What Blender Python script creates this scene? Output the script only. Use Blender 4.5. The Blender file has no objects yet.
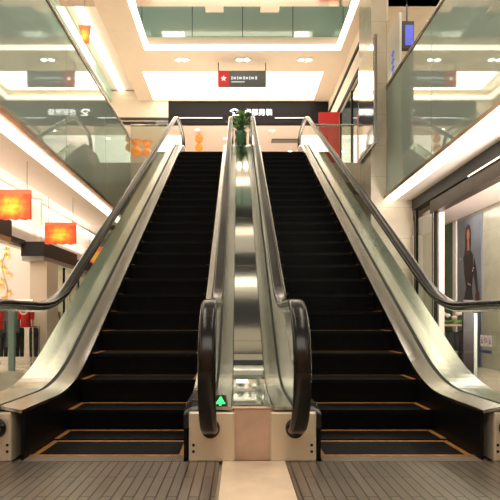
import bpy, math, random
from mathutils import Vector
random.seed(4)
S = bpy.context.scene
COL = S.collection
PI = math.pi
# ------------------------------------------------------------------ materials
MATS = {}
def nt(name):
    m = bpy.data.materials.new(name); m.use_nodes = True
    n = m.node_tree.nodes; l = m.node_tree.links
    return m, n, l, n['Principled BSDF']
def pbr(name, col, rough=.5, metal=0., noise=0., scale=6., emit=None, es=0., spec=.5, bump=0., bscale=60., rvar=0., stretch=(1,1,1)):
    m, n, l, b = nt(name)
    b.inputs['Base Color'].default_value = (*col, 1)
    b.inputs['Roughness'].default_value = rough
    b.inputs['Metallic'].default_value = metal
    b.inputs['Specular IOR Level'].default_value = spec
    tc = n.new('ShaderNodeTexCoord'); mp = n.new('ShaderNodeMapping')
    mp.inputs['Scale'].default_value = stretch
    l.new(tc.outputs['Object'], mp.inputs['Vector'])
    if noise > 0 or rvar > 0:
        t = n.new('ShaderNodeTexNoise'); t.inputs['Scale'].default_value = scale; t.inputs['Detail'].default_value = 5
        l.new(mp.outputs['Vector'], t.inputs['Vector'])
        if noise > 0:
            r = n.new('ShaderNodeValToRGB')
            r.color_ramp.elements[0].position = .3; r.color_ramp.elements[1].position = .7
            r.color_ramp.elements[0].color = (*[max(0, c*(1-noise)) for c in col], 1)
            r.color_ramp.elements[1].color = (*[min(1, c*(1+noise)) for c in col], 1)
            l.new(t.outputs['Fac'], r.inputs['Fac']); l.new(r.outputs['Color'], b.inputs['Base Color'])
        if rvar > 0:
            mr = n.new('ShaderNodeMapRange'); mr.inputs['To Min'].default_value = max(0, rough-rvar); mr.inputs['To Max'].default_value = rough+rvar
            l.new(t.outputs['Fac'], mr.inputs['Value']); l.new(mr.outputs['Result'], b.inputs['Roughness'])
    if bump > 0:
        t2 = n.new('ShaderNodeTexNoise'); t2.inputs['Scale'].default_value = bscale
        l.new(mp.outputs['Vector'], t2.inputs['Vector'])
        bp = n.new('ShaderNodeBump'); bp.inputs['Strength'].default_value = bump; bp.inputs['Distance'].default_value = .01
        l.new(t2.outputs['Fac'], bp.inputs['Height']); l.new(bp.outputs['Normal'], b.inputs['Normal'])
    if es > 0:
        b.inputs['Emission Color'].default_value = (*(emit or col), 1); b.inputs['Emission Strength'].default_value = es
    return m
def glass(name, tint, refl, ior=1.45, rough=.02, diff=0., dcol=(.2,.35,.3), rcol=(1,1,1)):
    """thin architectural glass: tinted see-through + fresnel-weighted mirror (+ a film of diffuse)"""
    m = bpy.data.materials.new(name); m.use_nodes = True
    n = m.node_tree.nodes; l = m.node_tree.links; n.clear()
    out = n.new('ShaderNodeOutputMaterial')
    tr = n.new('ShaderNodeBsdfTransparent'); tr.inputs['Color'].default_value = (*tint, 1)
    gl = n.new('ShaderNodeBsdfGlossy'); gl.inputs['Roughness'].default_value = rough; gl.inputs['Color'].default_value = (*rcol, 1)
    lw = n.new('ShaderNodeLayerWeight'); lw.inputs['Blend'].default_value = .5
    pw = n.new('ShaderNodeMath'); pw.operation = 'POWER'; pw.inputs[1].default_value = 5
    l.new(lw.outputs['Facing'], pw.inputs[0])
    f0 = refl+((ior-1)/(ior+1))**2
    mx = n.new('ShaderNodeMath'); mx.operation = 'MULTIPLY_ADD'; mx.inputs[1].default_value = 1-f0; mx.inputs[2].default_value = f0; mx.use_clamp = True
    l.new(pw.outputs[0], mx.inputs[0])
    m1 = n.new('ShaderNodeMixShader')
    base = tr
    if diff > 0:
        d = n.new('ShaderNodeBsdfDiffuse'); d.inputs['Color'].default_value = (*dcol, 1)
        m0 = n.new('ShaderNodeMixShader'); m0.inputs['Fac'].default_value = diff
        l.new(tr.outputs[0], m0.inputs[1]); l.new(d.outputs[0], m0.inputs[2]); base = m0
    l.new(mx.outputs[0], m1.inputs['Fac']); l.new(base.outputs[0], m1.inputs[1]); l.new(gl.outputs[0], m1.inputs[2])
    l.new(m1.outputs[0], out.inputs['Surface'])
    return m
def brick_mat(name, c1, c2, mortar, w, h, ms, rough, metal=0., rot=0., bump=.3, plane='XY', spec=.5, off=.5):
    m, n, l, b = nt(name)
    tc = n.new('ShaderNodeTexCoord'); mp = n.new('ShaderNodeMapping')
    rots = {'XY': (0,0,rot), 'XZ': (PI/2,0,0), 'YZ': (PI/2,0,PI/2)}
    if plane == 'XY':
        mp.inputs['Rotation'].default_value = (0,0,rot); l.new(tc.outputs['Object'], mp.inputs['Vector'])
    else:
        sx = n.new('ShaderNodeSeparateXYZ'); cx = n.new('ShaderNodeCombineXYZ')
        l.new(tc.outputs['Object'], sx.inputs[0])
        l.new(sx.outputs['X' if plane == 'XZ' else 'Y'], cx.inputs['X']); l.new(sx.outputs['Z'], cx.inputs['Y'])
        l.new(cx.outputs[0], mp.inputs['Vector'])
    br = n.new('ShaderNodeTexBrick')
    br.inputs['Color1'].default_value = (*c1,1); br.inputs['Color2'].default_value = (*c2,1); br.inputs['Mortar'].default_value = (*mortar,1)
    br.inputs['Scale'].default_value = 1; br.inputs['Brick Width'].default_value = w; br.inputs['Row Height'].default_value = h
    br.inputs['Mortar Size'].default_value = ms; br.inputs['Mortar Smooth'].default_value = .2; br.offset = off
    l.new(mp.outputs['Vector'], br.inputs['Vector'])
    no = n.new('ShaderNodeTexNoise'); no.inputs['Scale'].default_value = 3; no.inputs['Detail'].default_value = 6
    l.new(tc.outputs['Object'], no.inputs['Vector'])
    mr = n.new('ShaderNodeMapRange'); mr.inputs['To Min'].default_value = .75; mr.inputs['To Max'].default_value = 1.2
    l.new(no.outputs['Fac'], mr.inputs['Value'])
    mul = n.new('ShaderNodeVectorMath'); mul.operation = 'SCALE'
    l.new(br.outputs['Color'], mul.inputs[0]); l.new(mr.outputs['Result'], mul.inputs['Scale'])
    l.new(mul.outputs[0], b.inputs['Base Color'])
    b.inputs['Roughness'].default_value = rough; b.inputs['Metallic'].default_value = metal
    b.inputs['Specular IOR Level'].default_value = spec
    bp = n.new('ShaderNodeBump'); bp.inputs['Strength'].default_value = bump; bp.inputs['Distance'].default_value = .004; bp.invert = True
    l.new(br.outputs['Fac'], bp.inputs['Height']); l.new(bp.outputs['Normal'], b.inputs['Normal'])
    return m
def groove_mat(name, col, rough, pitch, axis='X', dark=.4):
    m, n, l, b = nt(name)
    tc = n.new('ShaderNodeTexCoord'); sx = n.new('ShaderNodeSeparateXYZ'); l.new(tc.outputs['Object'], sx.inputs[0])
    a = n.new('ShaderNodeMath'); a.operation = 'MULTIPLY'; a.inputs[1].default_value = 2*PI/pitch; l.new(sx.outputs[axis], a.inputs[0])
    s = n.new('ShaderNodeMath'); s.operation = 'SINE'; l.new(a.outputs[0], s.inputs[0])
    r = n.new('ShaderNodeMapRange'); r.inputs['From Min'].default_value = -1; l.new(s.outputs[0], r.inputs['Value'])
    mix = n.new('ShaderNodeMix'); mix.data_type = 'RGBA'
    mix.inputs['A'].default_value = (*[c*dark for c in col],1); mix.inputs['B'].default_value = (*col,1)
    l.new(r.outputs['Result'], mix.inputs['Factor']); l.new(mix.outputs['Result'], b.inputs['Base Color'])
    b.inputs['Roughness'].default_value = rough; b.inputs['Specular IOR Level'].default_value = .12 if max(col) < .1 else .5
    bp = n.new('ShaderNodeBump'); bp.inputs['Strength'].default_value = .5; bp.inputs['Distance'].default_value = .004
    l.new(r.outputs['Result'], bp.inputs['Height']); l.new(bp.outputs['Normal'], b.inputs['Normal'])
    return m
def flower_box_mat(name):
    """yellow-orange printed light box: red top band, glowing yellow centre, wavy petals"""
    m, n, l, b = nt(name)
    tc = n.new('ShaderNodeTexCoord'); sx = n.new('ShaderNodeSeparateXYZ'); l.new(tc.outputs['Generated'], sx.inputs[0])
    no = n.new('ShaderNodeTexNoise'); no.inputs['Scale'].default_value = 5; no.inputs['Detail'].default_value = 3
    l.new(tc.outputs['Generated'], no.inputs['Vector'])
    fl = n.new('ShaderNodeVectorMath'); fl.operation = 'MULTIPLY'; fl.inputs[1].default_value = (1,0,1)
    l.new(tc.outputs['Generated'], fl.inputs[0])
    sub = n.new('ShaderNodeVectorMath'); sub.operation = 'DISTANCE'; sub.inputs[1].default_value = (.5,0,.45)
    l.new(fl.outputs[0], sub.inputs[0])
    ad = n.new('ShaderNodeMath'); ad.operation = 'MULTIPLY_ADD'; ad.inputs[1].default_value = .62
    l.new(no.outputs['Fac'], ad.inputs[0]); l.new(sub.outputs['Value'], ad.inputs[2])
    cr = n.new('ShaderNodeValToRGB'); e = cr.color_ramp.elements
    e[0].position = .36; e[0].color = (1,.62,.06,1)
    e[1].position = .85; e[1].color = (.62,.07,.02,1)
    for p, c in ((.52,(1,.42,.03,1)), (.68,(.90,.17,.03,1))):
        x = cr.color_ramp.elements.new(p); x.color = c
    l.new(ad.outputs[0], cr.inputs['Fac'])
    gt = n.new('ShaderNodeMath'); gt.operation = 'GREATER_THAN'; gt.inputs[1].default_value = .86; l.new(sx.outputs['Z'], gt.inputs[0])
    mix = n.new('ShaderNodeMix'); mix.data_type = 'RGBA'; mix.inputs['B'].default_value = (.75,.14,.06,1)
    l.new(gt.outputs[0], mix.inputs['Factor']); l.new(cr.outputs['Color'], mix.inputs['A'])
    l.new(mix.outputs['Result'], b.inputs['Base Color']); l.new(mix.outputs['Result'], b.inputs['Emission Color'])
    b.inputs['Emission Strength'].default_value = .6
    return m

M = dict(
  step=groove_mat('step_rubber', (.0045,.0045,.0045), .6, .012),
  riser=groove_mat('riser_black', (.006,.006,.006), .5, .012),
  skirt=pbr('skirt_black', (.005,.005,.006), .4, spec=.15),
  yellow=pbr('yellow_line', (.40,.18,.045), .55, noise=.25, scale=30),
  steel=pbr('brushed_steel', (.64,.61,.56), .24, 1, rvar=.07, scale=3, stretch=(8,1,1)),
  steel2=pbr('outer_deck_steel', (.53,.55,.49), .22, 1, rvar=.06, scale=3, stretch=(8,1,1)),
  chrome=pbr('chrome', (.78,.75,.7), .09, 1),
  mirror=pbr('polished_mirror', (.62,.66,.62), .07, 1, bump=.05, bscale=3),
  groove=pbr('seal_black', (.01,.01,.01), .6),
  rail=pbr('handrail_rubber', (.008,.006,.005), .2, spec=.33),
  channel=pbr('handrail_channel', (.38,.36,.33), .25, 1),
  basebox=pbr('newel_steel', (.78,.69,.54), .36, .5, rvar=.06),
  hole=pbr('hole', (.004,.004,.004), .7),
  capblack=pbr('cap_black', (.01,.01,.01), .25),
  glass=glass('balustrade_glass', (.93,.96,.93), .015, 1.3, .01),
  clad=pbr('truss_cladding', (.42,.40,.36), .35, .8),
  plate=brick_mat('landing_plate', (.25,.205,.17), (.20,.162,.132), (.045,.034,.026), .62, .054, .0042, .33, .4, rot=PI/2, bump=.12),
  comb=groove_mat('comb_metal', (.3,.24,.18), .35, .012),
  marble=pbr('marble_pink', (.90,.70,.53), .22, noise=.12, scale=4),
  marblep=pbr('marble_panel', (.62,.42,.31), .25, noise=.15, scale=6),
  floor=brick_mat('floor_marble', (.62,.55,.43), (.58,.51,.40), (.4,.34,.27), .8, .8, .004, .10, bump=.05),
  cream=pbr('cream_paint', (.72,.62,.50), .6, noise=.03, scale=1),
  soffit=pbr('soffit_paint', (.80,.69,.56), .6, noise=.02),
  ceil=pbr('ceiling_paint', (.74,.63,.50), .6, noise=.02),
  white=pbr('white_paint', (.85,.80,.73), .5, noise=.02),
  pink=pbr('shop_white', (.84,.74,.68), .5),
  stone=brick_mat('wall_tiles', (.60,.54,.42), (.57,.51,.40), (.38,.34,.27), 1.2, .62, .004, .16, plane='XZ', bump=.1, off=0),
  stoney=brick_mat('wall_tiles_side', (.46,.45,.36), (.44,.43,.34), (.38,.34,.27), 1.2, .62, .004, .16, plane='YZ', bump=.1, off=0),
  guard=glass('guard_glass', (.5,.6,.54), .15, 1.5, .03, diff=.6, dcol=(.62,.72,.66), rcol=(.80,.88,.83)),
  guard3=glass('upper_guard_glass', (.55,.72,.64), .10, 1.45, .03, diff=.7, dcol=(.58,.80,.70), rcol=(.8,.9,.85)),
  shopglass=glass('shop_glass', (.88,.93,.89), .05, 1.4, .01),
  landglass=glass('landing_glass', (.80,.88,.83), .05, 1.45, .01),
  bronze=pbr('bronze_trim', (.30,.20,.12), .3, .8, noise=.4, scale=3),
  dark=pbr('dark_beam', (.045,.043,.045), .5, .1, spec=.25),
  black=pbr('fascia_black', (.010,.009,.010), .6, spec=.12),
  led=pbr('led_strip', (1,.92,.75), .5, emit=(1,.88,.70), es=3.6),
  ledsoft=pbr('cove_panel', (.9,.85,.75), .5, emit=(1,.90,.76), es=.85),
  bulb=pbr('bulb', (1,1,1), .5, emit=(1,.93,.80), es=14),
  letter=pbr('sign_letters', (.9,.95,1), .5, emit=(.75,.88,1), es=1.3),
  letterw=pbr('sign_letters_pale', (.6,.7,.8), .5, emit=(.6,.75,.95), es=.35),
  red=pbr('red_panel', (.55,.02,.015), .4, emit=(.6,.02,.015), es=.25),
  signred=pbr('sign_red', (.5,.02,.02), .4, emit=(.6,.02,.03), es=.3),
  signgrey=pbr('sign_grey', (.10,.11,.12), .3),
  orange=flower_box_mat('orange_lightbox'),
  lantern=pbr('lantern_orange', (.8,.22,.03), .5, noise=.5, scale=9, emit=(1,.30,.04), es=.45),
  redcloth=pbr('red_cloth', (.52,.02,.02), .8, noise=.3, scale=12),
  blackcloth=pbr('black_cloth', (.02,.02,.022), .8),
  tealcloth=pbr('grey_cloth', (.08,.10,.10), .8),
  skin=pbr('mannequin_skin', (.55,.4,.3), .45),
  gold=pbr('gold', (.8,.5,.12), .3, .9),
  green=pbr('green_panel', (.045,.13,.055), .45, noise=.4, scale=3),
  leaf=pbr('leaf', (.20,.42,.07), .45, noise=.3, scale=20),
  leafd=pbr('leaf_dark', (.03,.11,.03), .45, noise=.3, scale=20),
  petal=pbr('petal', (.75,.55,.42), .6, noise=.2, scale=20),
  vase=pbr('vase_green', (.04,.16,.09), .12, spec=.7),
  poster=pbr('poster_ground', (.17,.19,.23), .4, noise=.25, scale=2),
  posterdark=pbr('poster_dark', (.03,.02,.025), .5, noise=.5, scale=5),
  postermid=pbr('poster_skin', (.42,.20,.13), .5, noise=.2, scale=8),
  hair=pbr('poster_hair', (.07,.025,.02), .5),
  brown=pbr('brown_band', (.06,.042,.032), .45, .2, noise=.3, scale=2),
  rearwarm=pbr('rear_reflection_brown', (.45,.26,.15), .5, noise=.3, scale=2),  # brown for the added rear wall that the handrails reflect
  postgrey=pbr('post_grey', (.20,.27,.25), .15),
  signpale=pbr('sign_pale', (.62,.64,.62), .35),
  blue=pbr('blue_sign', (.05,.07,.45), .4, emit=(.08,.1,.7), es=.5),
  stickw=pbr('sticker_white', (.8,.78,.76), .5),
  stickr=pbr('sticker_red', (.5,.04,.05), .5), stickb=pbr('sticker_blue', (.04,.06,.2), .5),
  arrow=pbr('green_arrow', (.05,.8,.25), .4, emit=(.04,1,.22), es=1.2),
  wood=pbr('wood', (.35,.2,.1), .4, noise=.2),
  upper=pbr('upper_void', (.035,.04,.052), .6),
)
# ------------------------------------------------------------------ helpers
class MB:
    def __init__(s): s.v = []; s.f = []
    def box(s, x0, x1, y0, y1, z0, z1):
        if x0 > x1: x0, x1 = x1, x0
        if y0 > y1: y0, y1 = y1, y0
        if z0 > z1: z0, z1 = z1, z0
        b = len(s.v)
        s.v += [(x,y,z) for z in (z0,z1) for x,y in ((x0,y0),(x1,y0),(x1,y1),(x0,y1))]
        s.f += [tuple(b+i for i in q) for q in ((3,2,1,0),(4,5,6,7),(0,1,5,4),(1,2,6,5),(2,3,7,6),(3,0,4,7))]
        return s
    def quad(s, pts):
        b = len(s.v); s.v += [tuple(p) for p in pts]; s.f.append(tuple(range(b, b+len(pts)))); return s
    def loft(s, rings, closed=True, caps=True):
        b = len(s.v); n = len(rings[0])
        for r in rings: s.v += [tuple(p) for p in r]
        for i in range(len(rings)-1):
            for j in range(n if closed else n-1):
                k = (j+1) % n
                s.f.append((b+i*n+j, b+i*n+k, b+(i+1)*n+k, b+(i+1)*n+j))
        if caps and closed:
            s.f.append(tuple(b+j for j in reversed(range(n)))); s.f.append(tuple(b+(len(rings)-1)*n+j for j in range(n)))
        return s
    def tube(s, pts, r, seg=8, r1=None):
        rings = []
        pts = [Vector(p) for p in pts]
        for i, p in enumerate(pts):
            d = (pts[min(i+1,len(pts)-1)]-pts[max(i-1,0)]).normalized()
            a = d.cross(Vector((0,0,1)))
            if a.length < .05: a = d.cross(Vector((1,0,0)))
            a.normalize(); c = d.cross(a)
            rr = r if r1 is None else r+(r1-r)*i/(len(pts)-1)
            rings.append([p+a*math.cos(t)*rr+c*math.sin(t)*rr for t in [2*PI*k/seg for k in range(seg)]])
        return s.loft(rings)
    def lathe(s, cx, cy, prof, seg=20, sx=1, sy=1):
        return s.loft([[(cx+r*math.cos(2*PI*k/seg)*sx, cy+r*math.sin(2*PI*k/seg)*sy, z) for k in range(seg)] for r, z in prof])
    def ball(s, c, r, seg=12, sz=1):
        return s.lathe(c[0], c[1], [(max(.001, r*math.sin(PI*i/8)), c[2]-r*sz*math.cos(PI*i/8)) for i in range(9)], seg)
def root_of(p):
    while p.parent: p = p.parent
    return p
def obj(name, mb, mat, parent=None, bevel=0, smooth=False, origin=None):
    me = bpy.data.meshes.new(name)
    if parent: org = Vector(root_of(parent).location)
    else:
        if origin is None:
            xs, ys, zs = zip(*mb.v); origin = ((min(xs)+max(xs))/2, (min(ys)+max(ys))/2, min(zs))
        org = Vector(origin)
    me.from_pydata([tuple(Vector(v)-org) for v in mb.v], [], mb.f)
    me.materials.append(mat if not isinstance(mat, str) else M[mat])
    if smooth:
        for p in me.polygons: p.use_smooth = True
    me.update()
    o = bpy.data.objects.new(name, me); COL.objects.link(o)
    if parent: o.parent = parent
    else: o.location = org
    if bevel > 0:
        b = o.modifiers.new('bevel', 'BEVEL'); b.width = bevel; b.segments = 2; b.limit_method = 'ANGLE'
    return o
def tag(o, label=None, cat=None, group=None, kind=None):
    if label: o['label'] = label
    if cat: o['category'] = cat
    if group: o['group'] = group
    if kind: o['kind'] = kind
    return o
def thing(name, label, cat, loc, group=None):
    o = bpy.data.objects.new(name, None); o.empty_display_size = .1; COL.objects.link(o); o.location = loc
    return tag(o, label, cat, group)
def struct(name, mb, mat, label=None, cat='structure'):
    o = obj(name, mb, mat, origin=(0,0,0)); o['kind'] = 'structure'
    o['label'] = label or name.replace('_', ' '); o['category'] = cat
    return o
def bx(*a): return MB().box(*a)
def text_obj(name, s, size, loc, rot, mat, parent, ext=.006):
    cu = bpy.data.curves.new(name+'_curve', 'FONT'); cu.body = s; cu.size = size; cu.extrude = ext
    cu.align_x = 'CENTER'; cu.align_y = 'CENTER'
    t = bpy.data.objects.new(name+'_tmp', cu); COL.objects.link(t)
    dg = bpy.context.evaluated_depsgraph_get()
    me = bpy.data.meshes.new_from_object(t.evaluated_get(dg)); bpy.data.objects.remove(t)
    me.materials.clear(); me.materials.append(M[mat])
    o = bpy.data.objects.new(name, me); COL.objects.link(o)
    o.parent = parent; o.location = Vector(loc)-Vector(root_of(parent).location); o.rotation_euler = rot
    return o

# ------------------------------------------------------------------ camera
FPX = 510.
cam_d = bpy.data.cameras.new('camera'); cam = bpy.data.objects.new('camera', cam_d); COL.objects.link(cam)
EYE = .89
cam.location = (0, 0, EYE); cam.rotation_euler = (PI/2, 0, 0)
cam_d.sensor_width = 36; cam_d.lens = FPX/500*36
cam_d.shift_x = (250-238)/500; cam_d.shift_y = (318-250)/500
cam_d.clip_start = .05; cam_d.clip_end = 100
S.camera = cam
S.view_settings.view_transform = 'Standard'; S.view_settings.look = 'None'; S.view_settings.gamma = 1
S.view_settings.use_curve_mapping = False; S.view_settings.exposure = -.12

# ------------------------------------------------------------------ dimensions
C = .09                 # middle of the pair
H = 4.85                # upper floor
TAN = .585
YB, YT, TT = 4.16, 4.16+H/TAN, .40     # bend points of the balustrade line
def base(y):
    """balustrade reference line, smooth at both bends"""
    if y <= YB-TT: return 0.
    if y < YB+TT: return TAN*(y-YB+TT)**2/(4*TT)
    if y <= YT-TT: return TAN*(y-YB)
    if y < YT+TT: return H-TAN*(YT+TT-y)**2/(4*TT)
    return H
def slope(y): return (base(y+.01)-base(y-.01))/.02
YS = sorted(set([2.9,3.1,3.3,3.5,3.7]+[YB-TT+i*TT/5 for i in range(11)]+[5,6,7,8,9,10,11]+[YT-TT+i*TT/5 for i in range(11)]+[13.2,13.5]))
DZ, RZ = .32, .98
Y_END = 13.5
def strip(mb, x0, x1, h0, h1, y0=3.15, y1=Y_END, dh=.02):
    """solid band following the balustrade line between lateral x0..x1 with heights h0,h1 (top) and thickness dh"""
    ys = [y0]+[y for y in YS if y0 < y < y1]+[y1]
    rings = [[(x0,y,base(y)+h0),(x1,y,base(y)+h1),(x1,y,base(y)+h1-dh),(x0,y,base(y)+h0-dh)] for y in ys]
    return mb.loft(rings)

# ------------------------------------------------------------------ escalators
def rail_path():
    pts = []
    r = .385; yc = 3.15; zc = RZ-r
    # from inlet, round the newel, then along
    pts.append((3.30, zc-r+.005))
    for i in range(0, 13):
        a = -PI/2 - PI*i/12
        pts.append((yc+r*math.cos(a), zc+r*math.sin(a)))
    for y in [y for y in YS if y > 3.25 and y <= Y_END]: pts.append((y, base(y)+RZ))
    # upper newel
    yc2 = Y_END; zc2 = H+RZ-r
    for i in range(1, 13):
        a = PI/2 - PI*i/12
        pts.append((yc2+r*math.cos(a), zc2+r*math.sin(a)))
    return pts
RP = rail_path()
def sweep(mb, x, sec):
    rings = []
    for i, p in enumerate(RP):
        a = Vector(RP[max(i-1,0)]); b = Vector(RP[min(i+1,len(RP)-1)]); d = (b-a).normalized()
        n = Vector((-d.y, d.x))      # outward normal (up on the run)
        rings.append([(x+u, p[0]+n.x*v, p[1]+n.y*v) for u, v in sec])
    return mb.loft(rings)
def se(v, p=.6): return math.copysign(abs(v)**p, v)
RAIL_SEC = [(.050*se(math.cos(t)), .026*se(math.sin(t), .75)*(1.0 if math.sin(t)>0 else .6)+.004) for t in [2*PI*k/20 for k in range(20)]]
CH_SEC = [(-.026,-.012),(-.030,-.034),(-.014,-.046),(.014,-.046),(.030,-.034),(.026,-.012)]

# tread fronts and heights
fronts = [(3.29,0.),(3.70,.012)]
y, z = 4.0, .170
while z < H-.05:
    fronts.append((y, z)); y += .338; z += .1977
for k in range(3): fronts.append((y+.02+k*.4, H))
def escalator(sg, label):
    X = lambda rel: C+sg*rel
    R = thing('escalator', label, 'escalator', (X(.93), 3.15, 0))
    a, b = .433, 1.427
    # steps
    for i in range(len(fronts)-1):
        yf, zf = fronts[i]; yn, zn = fronts[i+1]
        dep = yn-yf
        mb = MB()
        mb.box(X(a), X(b), yf, yn+.03, zf-.035, zf)
        zprev = fronts[i-1][1] if i else zf-.05
        # curved riser under the nosing
        n = 5; rings = []
        hh = max(.03, zf-zprev)+.03
        for j in range(n+1):
            t = j/n
            yy = yf+.004+.022*math.sin(t*PI/2)
            rings.append([(X(a), yy, zf-.01-hh*t), (X(b), yy, zf-.01-hh*t)])
        ring2 = [[(p[0][0], p[0][1]+.02, p[0][2]) for p in rings]]
        mb.loft([[r[0], r[1], (r[1][0], r[1][1]+.03, r[1][2]), (r[0][0], r[0][1]+.03, r[0][2])] for r in rings])
        st = obj('step', mb, 'step', R)
        if i < 26:
            dl = MB()
            dl.box(X(a+.03), X(b-.03), yn-(.035 if i < 3 else .014), yn-.006, zf, zf+(.004 if i < 3 else .001))
            for e0, e1 in ((a+.004, a+.04), (b-.04, b-.004)):
                dl.box(X(e0), X(e1), yf+.004, yn-.006, zf, zf+.004)
            obj('demarcation_line', dl, 'yellow', st)
    # comb plate + landing plates
    ml = MB().box(X(a), X(b), 3.15, 3.30, -.02, .006)
    cp = obj('comb_plate', ml, 'comb', R)
    obj('comb_line', bx(X(a), X(b), 3.262, 3.288, .006, .010), 'yellow', cp)
    obj('landing_plate', bx(X(.205), X(1.95), .9, 3.15, -.02, .004), 'plate', R)
    obj('landing_plate', bx(X(a), X(b), fronts[-1][0]-.02, 14.2, H-.03, H+.004), 'plate', R)
    # truss
    tr = MB(); ys = [3.2]+[y for y in YS if y > 3.3]+[13.6]
    rings = []
    for yy in ys:
        zt = base(yy)-.32 if yy > 4.9 else -.05
        zb = max(-.2, base(yy)-1.15)
        zt = max(zt, zb+.03) if yy > 4.9 else -.05
        rings.append([(X(.135), yy, zb), (X(1.83), yy, zb), (X(1.83), yy, zt), (X(.135), yy, zt)])
    obj('truss_cladding', tr.loft(rings), 'clad', R)
    for edge, dr, wide in ((a-.003, -1, .297), (b+.003, 1, .43)):
        GS = .170 if dr < 0 else .148
        P = lambda s: X(edge+dr*s)
        sk = MB(); ys = [3.2]+[y for y in YS if 3.3 < y]
        sk.loft([[(P(0), yy, base(yy)+DZ-.006), (P(.02), yy, base(yy)+DZ-.006), (P(.02), yy, base(yy)-.45 if yy > 5 else -.02), (P(0), yy, base(yy)-.45 if yy > 5 else -.02)] for yy in ys])
        obj('skirt_panel', sk, 'skirt', R)
        dk = MB(); strip(dk, P(-.004), P(GS-.023), DZ, DZ+.028, y0=3.37 if dr < 0 else 3.15); 
        obj('inner_deck', dk, 'steel', R)
        gv = MB(); strip(gv, P(GS-.023), P(GS+.017), DZ+.018, DZ+.018)
        obj('glass_seal', gv, 'groove', R)
        od = MB(); strip(od, P(GS+.017), P(wide), DZ+.024, DZ+.02)
        obj('outer_deck', od, 'steel2', R)
        if wide > .35:
            cl = MB(); ys2 = [3.2]+[y for y in YS if 3.3 < y]
            cl.loft([[(P(wide-.02), yy, base(yy)+DZ+.012), (P(wide), yy, base(yy)+DZ+.012), (P(wide), yy, max(0, base(yy)-1.1)), (P(wide-.02), yy, max(0, base(yy)-1.1))] for yy in ys2])
            obj('side_cladding', cl, 'clad', R)
        # glass panels
        xg = P(GS); t = .006
        cuts = [2.80, 4.45, 6.3, 8.15, 10.0, 11.85, 13.86]
        r = .385
        def top(yy):
            if yy < 3.15: return RZ-r+math.sqrt(max(0, r*r-(3.15-yy)**2))-.02
            if yy > Y_END: return H+RZ-r+math.sqrt(max(0, r*r-(yy-Y_END)**2))-.02
            return base(yy)+RZ-.02
        def bot(yy):
            if yy < 3.15: return RZ-r-math.sqrt(max(0, r*r-(3.15-yy)**2))+.02
            if yy > Y_END: return H+RZ-r-math.sqrt(max(0, r*r-(yy-Y_END)**2))+.02
            return base(yy)+DZ-.0
        for k in range(len(cuts)-1):
            y0, y1 = cuts[k]+.004, cuts[k+1]-.004
            yy = sorted(set([y0, y1]+[y for y in YS+[2.84,2.9,3.0,3.149,3.151,13.499,13.6,13.7,13.8] if y0 < y < y1]))
            g = MB(); g.loft([[(xg-t, q, bot(q)), (xg+t, q, bot(q)), (xg+t, q, top(q)), (xg-t, q, top(q))] for q in yy])
            gp = obj('glass_panel', g, 'glass', R)
            if sg > 0 and dr > 0 and k == 0:
                # safety stickers on the near outer glass
                for q, (yc, mt) in enumerate(((3.47,'stickb'), (3.415,'stickr'), (3.36,'stickb'))):
                    st = obj('safety_sticker', bx(xg-t-.002, xg-t-.0005, yc-.022, yc+.022, .70, .775), 'stickw', gp)
                    sy = MB()
                    if q == 1:
                        n = 20
                        for j in range(n):
                            a0, a1 = 2*PI*j/n, 2*PI*(j+1)/n
                            sy.quad([(xg-t-.003, yc+math.cos(w)*rr, .74+math.sin(w)*rr) for w, rr in ((a0,.012),(a1,.012),(a1,.018),(a0,.018))])
                        sy.quad([(xg-t-.003, yc-.011,.733),(xg-t-.003, yc-.007,.729),(xg-t-.003, yc+.011,.747),(xg-t-.003, yc+.007,.751)])
                    else:
                        sy.box(xg-t-.003, xg-t-.002, yc-.006, yc+.006, .715, .748)
                        sy.box(xg-t-.003, xg-t-.002, yc-.004, yc+.004, .752, .762)
                        sy.box(xg-t-.003, xg-t-.002, yc-.012, yc+.010, .722, .727)
                    obj('sticker_symbol', sy, mt, st)
                tx = MB()
                for j in range(9): tx.box(xg-t-.003, xg-t-.001, 3.34+j*.017, 3.352+j*.017, .655, .675)
                obj('sticker_caption', tx, 'stickb', gp)
        # handrail
        hr = obj('handrail', sweep(MB(), xg, RAIL_SEC), 'rail', R, smooth=True)
        obj('handrail_channel', sweep(MB(), xg, CH_SEC), 'channel', hr)
        # newel base box
        for (ya, yb, zz, front) in ((3.15, 3.36, 0, 1), (Y_END, Y_END+.22, H, -1)):
            lo, hi = sorted((P(-.0+.035 if dr < 0 else .063), P(.325 if dr < 0 else wide)))
            if dr < 0: lo, hi = sorted((P(.035), P(.322)))
            nb = obj('newel_base', bx(lo, hi, ya, yb, zz, zz+DZ-.01), 'basebox', R, bevel=.012)
            if front == 1:
                # inlet: black collar round the handrail
                col = MB(); ny = 24
                col.loft([[(xg+.058*math.cos(q)*k2, yk, .21+.058*math.sin(q)*k2*1.05) for q in [2*PI*w/ny for w in range(ny)]] for yk, k2 in ((3.155,1.0),(3.135,1.0),(3.125,.9),(3.10,.86))])
                obj('handrail_inlet', col, 'capblack', nb, smooth=True)
                ho = MB(); xx = P(.065 if dr < 0 else .085)
                for zz2 in (.065, .105):
                    ho.loft([[(xx+rr*math.cos(q), yk, zz2+rr*math.sin(q)) for q in [2*PI*w/14 for w in range(14)]] for yk, rr in ((3.155,.009),(3.148,.009))])
                obj('key_switch', ho, 'hole', nb)
                # black rounded cap where skirt meets box
                cp = MB(); 
                cp.loft([[(P(0), q, .20), (P(.12), q, .20), (P(.12), q, zt_), (P(.05), q, zt_-.004), (P(0), q, zt_-.03)] for q, zt_ in ((3.165,.318),(3.20,.338),(3.38,.350))])
                if dr < 0: obj('corner_cap', cp, 'capblack', nb, bevel=.01)
    return R
escL = escalator(-1, 'left escalator of black steps rising between glass balustrades, green arrow light at its foot')
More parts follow.
